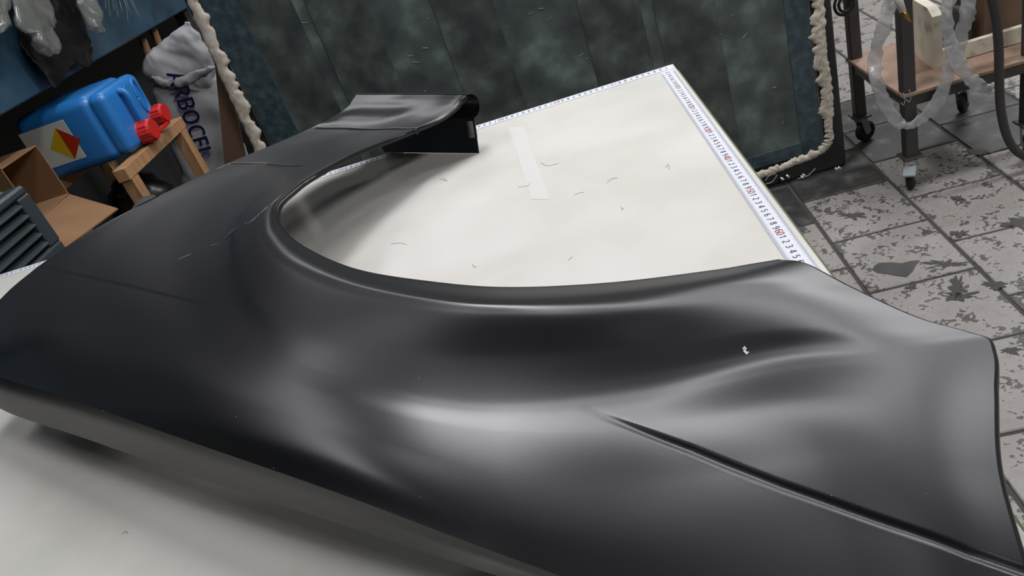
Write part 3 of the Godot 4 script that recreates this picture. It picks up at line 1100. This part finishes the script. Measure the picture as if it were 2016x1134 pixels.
# ---------------------------------------------------------------- trolley
func caster(t: Node3D, c: Vector3, turn: float, brake: bool) -> void:
	# c: point on the floor under the swivel, in the trolley's frame
	var b := Basis(Vector3.UP, turn)
	var xf := Transform3D(b, c)
	var w := part("caster_wheel", null, null, t)
	var ax := Transform3D(Basis(Vector3(0, 0, 1), Vector3(1, 0, 0), Vector3(0, 1, 0)), Vector3.ZERO)
	var st := st_begin()
	lathe([Vector2(0.004, -0.013), Vector2(0.030, -0.013), Vector2(0.0375, -0.008), Vector2(0.0385, 0.0), Vector2(0.0375, 0.008), Vector2(0.030, 0.013), Vector2(0.004, 0.013)], 26, Transform3D(Basis(Vector3(0, 0, 1), PI / 2), Vector3(0, 0.0385, 0.018)), st)
	st.generate_normals()
	w.mesh = st.commit()
	w.material_override = M.rubber
	w.transform = xf
	part("wheel_hub", lathe([Vector2(0.0, -0.016), Vector2(0.010, -0.016), Vector2(0.012, -0.012), Vector2(0.012, 0.012), Vector2(0.010, 0.016), Vector2(0.0, 0.016)], 14, Transform3D(Basis(Vector3(0, 0, 1), PI / 2), Vector3(0, 0.0385, 0.018))), M.zinc, w)
	var f := st_begin()
	for sd in [-1.0, 1.0]:
		bevel_box(Vector3(0.003, 0.062, 0.026), 0.001, Vector3(0, 0, 0), f, Transform3D(Basis(Vector3.RIGHT, -0.25), Vector3(sd * 0.0185, 0.066, 0.010)))
	bevel_box(Vector3(0.044, 0.008, 0.044), 0.002, Vector3(0, 0.098, 0), f)
	f.generate_normals()
	part("caster_fork", f.commit(), M.zinc, t, xf)
	if brake:
		part("brake_pedal", bevel_box(Vector3(0.040, 0.008, 0.045), 0.003, Vector3(0, 0, 0)), M.zinc, t, xf * Transform3D(Basis(Vector3.RIGHT, 0.35), Vector3(0, 0.078, 0.055)))

func trolley() -> void:
	var x0 := 0.81
	var x1 := 1.17
	var z0 := -1.41
	var z1 := -1.01
	var t := thing("trolley", "small steel trolley on caster wheels with a plywood shelf", "trolley", Vector3((x0 + x1) / 2, 0, (z0 + z1) / 2))
	var o := -t.position
	for c in [[x0, z1, -0.5, true], [x0, z0, 1.9, false], [x1, z1, -0.3, true], [x1, z0, 2.4, false]]:
		part("post", bevel_box(Vector3(0.038, 0.90, 0.038), 0.003, o + Vector3(c[0], 0.555, c[1])), M.trolley_steel, t)
		part("foot_plate", bevel_box(Vector3(0.062, 0.006, 0.062), 0.001, o + Vector3(c[0], 0.107, c[1])), M.trolley_steel, t)
		caster(t, o + Vector3(c[0], 0, c[1]), c[2], c[3])
	for zz in [z0, z1]:
		part("rail", bevel_box(Vector3(x1 - x0, 0.035, 0.03), 0.002, o + Vector3((x0 + x1) / 2, 0.297, zz)), M.trolley_steel, t)
		part("rail", bevel_box(Vector3(x1 - x0, 0.035, 0.03), 0.002, o + Vector3((x0 + x1) / 2, 0.97, zz)), M.trolley_steel, t)
	for xx in [x0, x1]:
		part("rail", bevel_box(Vector3(0.03, 0.035, z1 - z0), 0.002, o + Vector3(xx, 0.297, (z0 + z1) / 2)), M.trolley_steel, t)
		part("rail", bevel_box(Vector3(0.03, 0.035, z1 - z0), 0.002, o + Vector3(xx, 0.97, (z0 + z1) / 2)), M.trolley_steel, t)
	part("shelf_board", bevel_box(Vector3(x1 - x0 + 0.06, 0.012, z1 - z0 + 0.05), 0.002, o + Vector3((x0 + x1) / 2 + 0.005, 0.321, (z0 + z1) / 2)), M.ply, t)
	# two small wire hooks on the corner post
	for q in [[1779, 190], [1790, 184]]:
		var c := at_z(q[0], q[1], z1 + 0.022) + o
		part("wire_hook", sweep(spline([c + Vector3(0, 0.012, 0), c + Vector3(0.002, -0.01, 0.004), c + Vector3(-0.004, -0.025, 0.005), c + Vector3(-0.010, -0.016, 0.004)], 5), [0.0016], 6), M.zinc, t)
	# cream tray with one tall side on the shelf
	var sy := 0.3275
	var c0 := at_y(1838, 136, sy)
	var tr := thing("wooden_tray", "cream painted wooden tray with one tall side on the trolley shelf", "tray", Vector3(c0.x, sy, c0.z))
	var ta := at_y(1797, 105, sy)
	var tn := (c0 - ta).cross(Vector3.UP).normalized()
	if tn.x > 0: tn = -tn
	part("tall_side", slab([Vector3.ZERO, ta - c0, ta - c0 + Vector3(0, 0.185, 0), (ta - c0) * 0.2 + Vector3(0, 0.185, 0), Vector3(0, 0.165, 0)], tn, 0.028), M.cream, tr)
	part("front_board", bevel_box(Vector3(0.30, 0.052, 0.018), 0.002, Vector3(0.166, 0.027, -0.010)), M.cream, tr)
	part("back_board", bevel_box(Vector3(0.30, 0.052, 0.018), 0.002, Vector3(0.166, 0.027, -0.19)), M.cream, tr)
	part("tray_bottom", bevel_box(Vector3(0.30, 0.008, 0.17), 0.002, Vector3(0.166, 0.005, -0.10)), M.cream, tr)
	var ob := thing("vise", "dark steel bench vise lying in the cream tray", "vise", Vector3(c0.x + 0.09, sy + 0.0095, c0.z - 0.10))
	part("jaw", bevel_box(Vector3(0.05, 0.12, 0.09), 0.006, Vector3(-0.03, 0.06, 0)), M.black_frame, ob)
	part("jaw", bevel_box(Vector3(0.03, 0.12, 0.09), 0.006, Vector3(0.045, 0.06, 0)), M.steel, ob)
	part("screw", sweep(PackedVector3Array([Vector3(-0.02, 0.04, 0), Vector3(0.075, 0.04, 0)]), [0.012], 12), M.steel, ob)
	var bx := thing("carton", "dark brown cardboard carton standing in the cream tray beside the vise", "carton", Vector3(c0.x + 0.235, sy + 0.0095, c0.z - 0.10))
	part("carton_body", bevel_box(Vector3(0.12, 0.20, 0.12), 0.002, Vector3(0, 0.1, 0)), M.brown_board, bx)
	part("carton_flap", bevel_box(Vector3(0.12, 0.002, 0.06), 0.0006, Vector3(0, 0, 0)), M.brown_board, bx, Transform3D(Basis(Vector3.RIGHT, 0.5), Vector3(0, 0.215, 0.03)))
	# looped translucent film hanging on the front rail
	var zf := -0.965
	var loop: Array = []
	for q in [[1763, -70], [1757, -10], [1740, 50], [1724, 110], [1727, 160], [1742, 205], [1768, 240], [1790, 247], [1822, 228], [1852, 190], [1868, 140], [1884, 110], [1892, 70], [1905, 20], [1900, -40], [1890, -80]]:
		loop.append(at_z(q[0], q[1], zf + 0.012 * sin(q[1] * 0.05)))
	var rr: Array = []
	for w in [0.02, 0.021, 0.022, 0.02, 0.018, 0.02, 0.017, 0.012, 0.02, 0.022, 0.019, 0.016, 0.02, 0.022, 0.02, 0.02]:
		rr.append(Vector2(w, 0.004))
	var fo := part("plastic_film", sweep(spline(loop, 8), span_radii(rr, 8), 16, Vector3(0, 0, 1), 2.0, 0.010, 38.0, 5, true), M.film, self)
	tag(fo, "clear crumpled plastic film looped down in front of the trolley post", "plastic film", "crumpled plastic film on the trolley")
	var loop2: Array = []
	for q in [[1872, -80], [1868, -10], [1864, 40], [1872, 90], [1890, 130], [1915, 160], [1945, 175], [1972, 176]]:
		loop2.append(at_z(q[0], q[1], zf + 0.022))
	var rr2: Array = []
	for w in [0.018, 0.02, 0.016, 0.02, 0.022, 0.018, 0.014, 0.012]:
		rr2.append(Vector2(w, 0.004))
	var fo2 := part("plastic_film", sweep(spline(loop2, 8), span_radii(rr2, 8), 16, Vector3(0, 0, 1), 2.0, 0.010, 38.0, 6, true), M.film, self)
	tag(fo2, "clear plastic film strip crossing the loop and ending at the dark hose", "plastic film", "crumpled plastic film on the trolley")
	# dark hose
	var hp: Array = []
	for q in [[1938, -90], [1948, -20], [1960, 30], [1966, 90], [1967, 150], [1970, 210], [1980, 260], [1998, 294], [2030, 312], [2080, 318]]:
		hp.append(at_z(q[0], q[1], -0.90))
	var ho := thing("air_hose", "dark rubber air hose hanging down in front of the trolley", "hose", hp[9])
	part("hose_line", sweep(spline(hp, 8), [0.0125], 12, Vector3(0, 0, 1)), M.hose, ho, Transform3D(Basis(), -ho.position))
	# brass nozzle against the post
	var na := at_z(1762, -20, -0.93)
	var nb := at_z(1777, 22, -0.93)
	var nc := at_z(1792, 44, -0.93)
	var nt := thing("blow_gun", "white and brass air nozzle hanging at the trolley post", "air nozzle", nc)
	part("handle", sweep(PackedVector3Array([na, nb]), [0.012, 0.010], 10, Vector3(0, 0, 1)), M.paper, nt, Transform3D(Basis(), -nc))
	part("tip", sweep(PackedVector3Array([nb, nb.lerp(nc, 0.5), nc]), [0.008, 0.007, 0.004], 10, Vector3(0, 0, 1)), M.brass, nt, Transform3D(Basis(), -nc))
	# coil of cable on the far post
	var cc := at_z(1662, 8, -1.37)
	var ct := thing("cable_coil", "small coil of black cable hooked on the rear trolley post", "cable", cc)
	for k in 2:
		var ring: Array = []
		for a in 13:
			var an := TAU * a / 12
			ring.append(Vector3(cos(an) * (0.032 - 0.012 * k), sin(an) * (0.036 - 0.012 * k), 0.006 * k))
		part("cable_turn", sweep(spline(ring, 4), [0.005], 8, Vector3(0, 0, 1)), M.rubber, ct)


# ---------------------------------------------------------------- bench and clutter on the left
func left_corner() -> void:
	# blue bench along the wall
	var xb := -1.60
	var b := thing("workbench", "long blue sheet-metal workbench along the wall with a deep apron", "workbench", Vector3(-2.05, 0, -1.2))
	var o := -b.position
	part("apron", bevel_box(Vector3(0.02, 0.24, 3.9), 0.004, o + Vector3(xb - 0.01, 1.263, -1.25)), M.blue_metal, b)
	part("bench_top", bevel_box(Vector3(0.98, 0.03, 3.95), 0.004, o + Vector3(xb - 0.45, 1.40, -1.25)), M.blue_metal, b)
	for z in [-3.1, -2.1, 0.6]:
		part("leg", bevel_box(Vector3(0.05, 1.38, 0.05), 0.004, o + Vector3(xb - 0.06, 0.69, z)), M.black_frame, b)
		part("leg", bevel_box(Vector3(0.05, 1.38, 0.05), 0.004, o + Vector3(xb - 0.88, 0.69, z)), M.black_frame, b)
	part("shade_panel", bevel_box(Vector3(0.012, 1.36, 3.8), 0.003, o + Vector3(-2.14, 0.69, -1.25)), M.black_frame, b)  # dark sheet added to stand in for the shade under the bench
	part("lower_shelf", bevel_box(Vector3(0.60, 0.03, 1.8), 0.004, o + Vector3(xb - 0.225, 0.335, -2.27)), M.black_frame, b)

	# wooden stand with the jerrycan on it
	var s0 := Vector3(-1.60, 0, -1.0)
	var w := thing("wooden_stand", "raw pine stand with square legs under the blue jerrycan", "stand", s0)
	for c in [[-1.47, -0.80], [-1.47, -1.20], [-1.76, -0.80], [-1.76, -1.20]]:
		part("leg", bevel_box(Vector3(0.038, 0.855, 0.042), 0.002, Vector3(c[0], 0.4275, c[1]) - s0), M.wood, w)
	for x in [-1.47, -1.76]:
		part("rail", bevel_box(Vector3(0.04, 0.038, 0.46), 0.002, Vector3(x, 0.8745, -1.0) - s0), M.wood, w)
	for z in [-1.20]:
		part("rail", bevel_box(Vector3(0.25, 0.036, 0.04), 0.002, Vector3(-1.615, 0.873, z) - s0), M.wood, w)
	jerrycan(Vector3(-1.60, 0.8945, -1.0))
	sack()
	carton_open()
	machine()
	hanging_bags()
	# brown board behind the sack and the mold edge
	var zb := -1.335
	var b0 := at_z(420, 95, zb)
	var b1 := at_z(438, 95, zb)
	var b2 := at_z(478, 285, zb)
	var b3 := at_z(440, 300, zb)
	var bb := part("hardboard_sheet", slab([b0, b1, b2, b2 + (b2 - b1) * (b2.y / (b1.y - b2.y)), b3 + (b3 - b0) * (b3.y / (b0.y - b3.y)), b3], Vector3(0, 0, 1), 0.012), M.brown_board, self)
	tag(bb, "narrow brown hardboard sheet standing between white sack and putty edge", "board")
	# two battens leaning under the bench
	for q in [[[280, 75], [300, 130], -1.75], [[300, 55], [318, 100], -1.8]]:
		var a := at_z(q[0][0], q[0][1], q[2])
		var e := at_z(q[1][0], q[1][1], q[2])
		var d := (e - a).normalized()
		var foot := a + d * ((0.36 - a.y) / d.y)
		var bt := part("batten", sweep(PackedVector3Array([a, foot]), [Vector2(0.016, 0.012)], 4, Vector3(0, 0, 1), 4.0), M.wood, self)
		tag(bt, "thin pine batten leaning under the bench behind the white sack", "batten", "battens behind the sack")
	# black bin bags with a grey bundle under the stand
	var bag1 := part("bin_bag", sweep(spline([Vector3(-1.62, 0.02, -1.02), Vector3(-1.61, 0.25, -1.0), Vector3(-1.60, 0.6, -1.0), Vector3(-1.60, 0.76, -1.0), Vector3(-1.60, 0.82, -1.0)], 5), span_radii([Vector2(0.06, 0.10), Vector2(0.10, 0.15), Vector2(0.10, 0.14), Vector2(0.07, 0.10), Vector2(0.02, 0.03)], 5), 18, Vector3(1, 0, 0), 2.0, 0.03, 16.0, 3), M.black_bag, self)
	tag(bag1, "crumpled black bin bag between the legs of the pine stand", "bin bag")
	var gb := part("rubbish_bag", sweep(spline([Vector3(-1.38, 0.02, -0.62), Vector3(-1.38, 0.3, -0.62), Vector3(-1.38, 0.6, -0.63), Vector3(-1.38, 0.78, -0.66), Vector3(-1.38, 0.82, -0.68)], 5), span_radii([0.05, 0.075, 0.07, 0.055, 0.015], 5), 14, Vector3.RIGHT, 2.0, 0.02, 12.0, 8), M.grey_cloth, self)
	tag(gb, "dark grey rubbish bag standing in front of the pine stand", "rubbish bag")

func jerrycan(c: Vector3) -> void:
	# lies on its side, its top with handle and caps pointing towards the table (+x)
	var t := thing("jerrycan", "blue plastic jerrycan lying on its side with red caps and a hazard label", "jerrycan", c)
	var body := Vector3(0.25, 0.20, 0.25)
	part("can_body", rounded_box(body, 0.03, Vector3(-0.03, 0.10, 0.0)), M.can_blue, t)
	part("can_shoulder", rounded_box(Vector3(0.06, 0.188, 0.238), 0.024, Vector3(0.113, 0.10, 0.0)), M.can_blue, t)
	# handle: bridge over a dark recess
	part("handle", sweep(spline([Vector3(0.142, 0.172, 0.03), Vector3(0.162, 0.158, 0.03), Vector3(0.164, 0.10, 0.03), Vector3(0.162, 0.055, 0.03), Vector3(0.142, 0.04, 0.03)], 5), [0.011], 10, Vector3(0, 0, 1)), M.can_blue, t)
	var rimp: Array = []
	for k in 17:
		var an := TAU * k / 16
		rimp.append(Vector3(0.1435, 0.125 + 0.052 * sin(an), -0.07 + 0.018 * cos(an)))
	part("grip_rim", sweep(spline(rimp, 3), [0.006], 8, Vector3.RIGHT), M.can_blue, t)
	part("vent_plug", lathe([Vector2(0, 0.002), Vector2(0.008, 0.002), Vector2(0.009, 0.0), Vector2(0, 0)], 14, Transform3D(Basis(Vector3(0, 0, 1), -PI / 2), Vector3(0.143, 0.165, -0.015))), M.can_blue, t)
	for q in [[0.03, 0.050, 0.034], [-0.085, 0.064, 0.030]]:
		var cp := part("cap", lathe([Vector2(0.0, 0.042), Vector2(q[2] * 0.9, 0.042), Vector2(q[2], 0.034), Vector2(q[2], 0.004), Vector2(q[2] * 1.06, 0.0), Vector2(0, 0)], 20, Transform3D(Basis(Vector3(0, 0, 1), -PI / 2), Vector3(0.142, q[1] - 0.012, q[0]))), M.red_cap, t)
		for k in 10:
			var an := TAU * k / 10
			part("cap_rib", bevel_box(Vector3(0.026, 0.005, 0.004), 0.001, Vector3(0.164, q[1] - 0.012 + sin(an) * q[2], q[0] + cos(an) * q[2])), M.red_cap, cp)
	part("cap_seal_strap", bevel_box(Vector3(0.006, 0.012, 0.10), 0.002, Vector3(0.178, 0.022, -0.035)), M.red_cap, t)
	# paper label with the hazard diamond on the side that faces the table's far edge
	var zf := 0.1256
	part("paper_label", bevel_box(Vector3(0.15, 0.12, 0.0012), 0.0004, Vector3(-0.075, 0.10, zf)), M.paper, t)
	var d0 := Vector3(-0.035, 0.095, zf + 0.0012)
	part("hazard_diamond", slab([d0 + Vector3(0, 0.05, 0), d0 + Vector3(0.05, 0, 0), d0 + Vector3(0, -0.05, 0)], Vector3(0, 0, 1), 0.0004), M.hazard_red, t)
	part("hazard_diamond", slab([d0 + Vector3(0, 0.05, 0), d0 + Vector3(0, -0.05, 0), d0 + Vector3(-0.05, 0, 0)], Vector3(0, 0, 1), 0.0004), M.hazard_yellow, t)

func sack() -> void:
	var z := -1.60
	var base := at_z(462, 470, z)
	base = Vector3(-1.66, 0.352, z)
	var t := thing("powder_sack", "white woven sack with blue lettering and a crumpled folded top", "sack", base)
	var n := Vector3(0.42, 0, 0.91).normalized()
	var pts: Array = []
	for q in [[-1.655, 0.354], [-1.645, 0.42], [-1.625, 0.55], [-1.595, 0.70], [-1.572, 0.83], [-1.555, 0.92], [-1.545, 0.965]]:
		pts.append(Vector3(q[0], q[1], z) - base)
	part("sack_body", sweep(spline(pts, 7), span_radii([Vector2(0.10, 0.05), Vector2(0.128, 0.085), Vector2(0.132, 0.09), Vector2(0.128, 0.085), Vector2(0.124, 0.075), Vector2(0.122, 0.06), Vector2(0.10, 0.04)], 7), 40, n, 3.2, 0.012, 9.0, 12), M.sack, t)
	# folded, crumpled mouth
	var pts2: Array = []
	for q in [[330, 172], [335, 150], [345, 128], [352, 100], [354, 72], [353, 44]]:
		pts2.append(at_z(q[0] + 14, q[1], z + 0.01) - base)
	part("sack_mouth", sweep(spline(pts2, 7), span_radii([Vector2(0.10, 0.05), Vector2(0.128, 0.07), Vector2(0.118, 0.06), Vector2(0.085, 0.045), Vector2(0.05, 0.03), Vector2(0.012, 0.01)], 7), 40, n, 2.2, 0.022, 9.0, 15), M.sack, t)
	var fold: Array = []
	for q in [[298, 152], [322, 163], [356, 161], [392, 146], [424, 132]]:
		fold.append(at_z(q[0], q[1], z + 0.095) - base)
	part("mouth_fold", sweep(spline(fold, 6), span_radii([0.006, 0.014, 0.017, 0.015, 0.010], 6), 12, Vector3.UP, 2.0, 0.014, 30.0, 16), M.sack, t)
	# lettering runs down the front
	var tm := text_mesh("ARBOCEL", 0.056, 0.001)
	var top := at_z(349, 158, z + 0.10) - base
	var bot := at_z(398, 292, z + 0.10) - base
	var dir := (bot - top).normalized()
	var nn := (n - dir * n.dot(dir)).normalized()
	var up := nn.cross(dir).normalized()
	var bold := st_begin()                      # heavy strokes: the word printed three times a hair apart
	for k in 5:
		bold.append_from(tm, 0, Transform3D(Basis(), [Vector3.ZERO, Vector3(0.0022, 0, 0), Vector3(-0.0022, 0, 0), Vector3(0, 0.0018, 0), Vector3(0, -0.0018, 0)][k]))
	part("lettering", bold.commit(), M.navy, t, Transform3D(Basis(dir, up, nn), (top + bot) * 0.5 + nn * 0.006))
	var rm := text_mesh("®", 0.036, 0.001)
	part("lettering", rm, M.navy, t, Transform3D(Basis(dir, up, nn), at_z(402, 301, z + 0.10) - base + nn * 0.006))

func carton_open() -> void:
	# an empty box on its side: the opening faces the table, one flap hangs out
	var xb := -1.63
	var a := at_x(85, 425, xb)
	var b := at_x(137, 382, xb)
	var c := at_x(232, 410, -1.47)
	var d := at_x(127, 488, -1.47)
	var e := at_x(15, 325, xb)
	var y0 := (a.y + b.y) / 2
	var z0 := b.z
	var z1 := a.z + 0.03
	var y1 := e.y
	var dp := 0.34
	var base := Vector3(xb - dp / 2, y0, (z0 + z1) / 2)
	var low := thing("carton", "closed brown carton on the floor under the open cardboard box", "carton", Vector3(base.x, 0, base.z))
	part("carton_body", bevel_box(Vector3(dp, y0 - 0.004, z1 - z0), 0.003, Vector3(0, y0 / 2 - 0.002, 0)), M.cardboard, low)
	part("tape_band", bevel_box(Vector3(0.05, 0.0008, z1 - z0 - 0.01), 0.0002, Vector3(0, y0 - 0.0035, 0)), M.paper, low)
	var t := thing("cardboard_box", "open brown cardboard box on its side with one flap hanging out", "cardboard box", base)
	var w := z1 - z0
	var h := y1 - y0
	part("box_side", bevel_box(Vector3(dp, 0.004, w), 0.001, Vector3(0, 0.002, 0)), M.cardboard, t)
	part("box_side", bevel_box(Vector3(dp, 0.004, w), 0.001, Vector3(0, h, 0)), M.cardboard, t)
	part("box_side", bevel_box(Vector3(dp, h, 0.004), 0.001, Vector3(0, h / 2 + 0.002, -w / 2 + 0.002)), M.cardboard, t)
	part("box_side", bevel_box(Vector3(dp, h, 0.004), 0.001, Vector3(0, h / 2 + 0.002, w / 2 - 0.002)), M.cardboard, t)
	part("box_bottom", bevel_box(Vector3(0.004, h, w), 0.001, Vector3(-dp / 2 + 0.002, h / 2 + 0.002, 0)), M.cardboard, t)
	var n1 := (b - a).cross(d - a).normalized()
	if n1.y < 0: n1 = -n1
	part("flap", slab([a - base, b - base, c - base, d - base], n1, 0.004), M.cardboard, t)

func machine() -> void:
	var x := -1.46
	var p := at_x(45, 362, x)
	var t := thing("blower_machine", "dark grey blower machine with a louvred vent behind the table", "machine", Vector3(x - 0.15, 0, p.z + 0.30))
	var o := -t.position
	var h := p.y
	var zc := p.z + 0.29
	var vy := h - 0.085
	part("housing", bevel_box(Vector3(0.085, h, 0.58), 0.008, o + Vector3(x - 0.0875, h / 2, zc)), M.machine, t)
	part("front_panel", bevel_box(Vector3(0.046, h - 0.15, 0.58), 0.006, o + Vector3(x - 0.023, (h - 0.15) / 2, zc)), M.machine, t)
	part("front_panel", bevel_box(Vector3(0.046, 0.022, 0.58), 0.006, o + Vector3(x - 0.023, h - 0.011, zc)), M.machine, t)
	part("front_panel", bevel_box(Vector3(0.046, 0.13, 0.045), 0.004, o + Vector3(x - 0.023, h - 0.086, p.z + 0.0225)), M.machine, t)
	part("front_panel", bevel_box(Vector3(0.046, 0.13, 0.13), 0.004, o + Vector3(x - 0.023, h - 0.086, p.z + 0.515)), M.machine, t)
	for k in 5:
		part("louvre", bevel_box(Vector3(0.022, 0.005, 0.405), 0.0012, Vector3.ZERO), M.machine, t, Transform3D(Basis(Vector3(0, 0, 1), -0.5), o + Vector3(x - 0.008, vy + 0.05 - 0.025 * k, p.z + 0.2475)))

func hanging_bags() -> void:
	var xs := -1.575
	# black sheet hung over the bench apron
	var g: Array = []
	var nz := FastNoiseLite.new()
	nz.seed = 5
	nz.frequency = 5.0
	for i in 21:
		var row := PackedVector3Array()
		var u := i / 20.0
		for j in 25:
			var v := j / 24.0
			var tl := Vector2(0, -55).lerp(Vector2(140, -95), u)
			var bl := Vector2(88, 168).lerp(Vector2(184, 112), u) + Vector2(0, 12.0 * sin(u * 9.0))
			var pp := tl.lerp(bl, v) + Vector2(14.0 * sin(v * 7.0), 0) * (1.0 - u)
			var p := at_x(pp.x, pp.y, -1.585 + 0.018 * v)
			p.x += 0.016 * nz.get_noise_3dv(p * 2.0) * minf(1.0, v * 4.0)
			row.append(p)
		g.append(row)
	var bs := part("black_sheet", sheet(g, 0.003), M.black_bag, self)
	tag(bs, "black plastic sheet draped over the blue bench apron", "plastic sheet")
	var spec := [
		["clear plastic bag hanging over black sheet, a folded flat end at its tip", [[62, -80], [60, -20], [70, 40], [85, 75], [80, 95]], [0.05, 0.075, 0.075, 0.055, 0.03], 21],
		["clear crumpled plastic bag hanging at the edge of the black sheet", [[-32, -80], [-22, -20], [-14, 20], [-25, 60]], [0.04, 0.05, 0.045, 0.02], 22],
		["clear plastic bag with a rounded tip hanging between black sheet and blue apron", [[160, -70], [166, -20], [180, 25], [192, 55], [196, 66]], [0.035, 0.045, 0.05, 0.035, 0.012], 23],
	]
	for s in spec:
		var pts: Array = []
		for q in s[1]:
			pts.append(at_x(q[0], q[1], xs + 0.045))
		var rr: Array = []
		for r in s[2]:
			rr.append(Vector2(r, 0.016))
		var o := part("plastic_bag", sweep(spline(pts, 7), span_radii(rr, 7), 26, Vector3(1, 0, 0), 2.0, 0.022, 14.0, s[3]), M.bag, self)
		tag(o, s[0], "plastic bag", "plastic bags hanging on the bench")
	var fr := thing("plastic_fringe", "torn clear plastic strands hanging over the blue apron beside the rounded bag", "plastic strands", at_x(230, -30, xs + 0.02))
	for k in 9:
		var a := at_x(205 + k * 5, -40, xs + 0.02)
		var b := at_x(208 + k * 8, 10 + (k * 37 % 23), xs + 0.025)
		var c := at_x(210 + k * 8.5, 22 + (k * 41 % 26), xs + 0.02)
		part("strand", sweep(spline([a, b, c], 4), [Vector2(0.004, 0.0015), Vector2(0.005, 0.0015), Vector2(0.001, 0.001)], 6, Vector3(1, 0, 0)), M.bag, fr, Transform3D(Basis(), -fr.position))
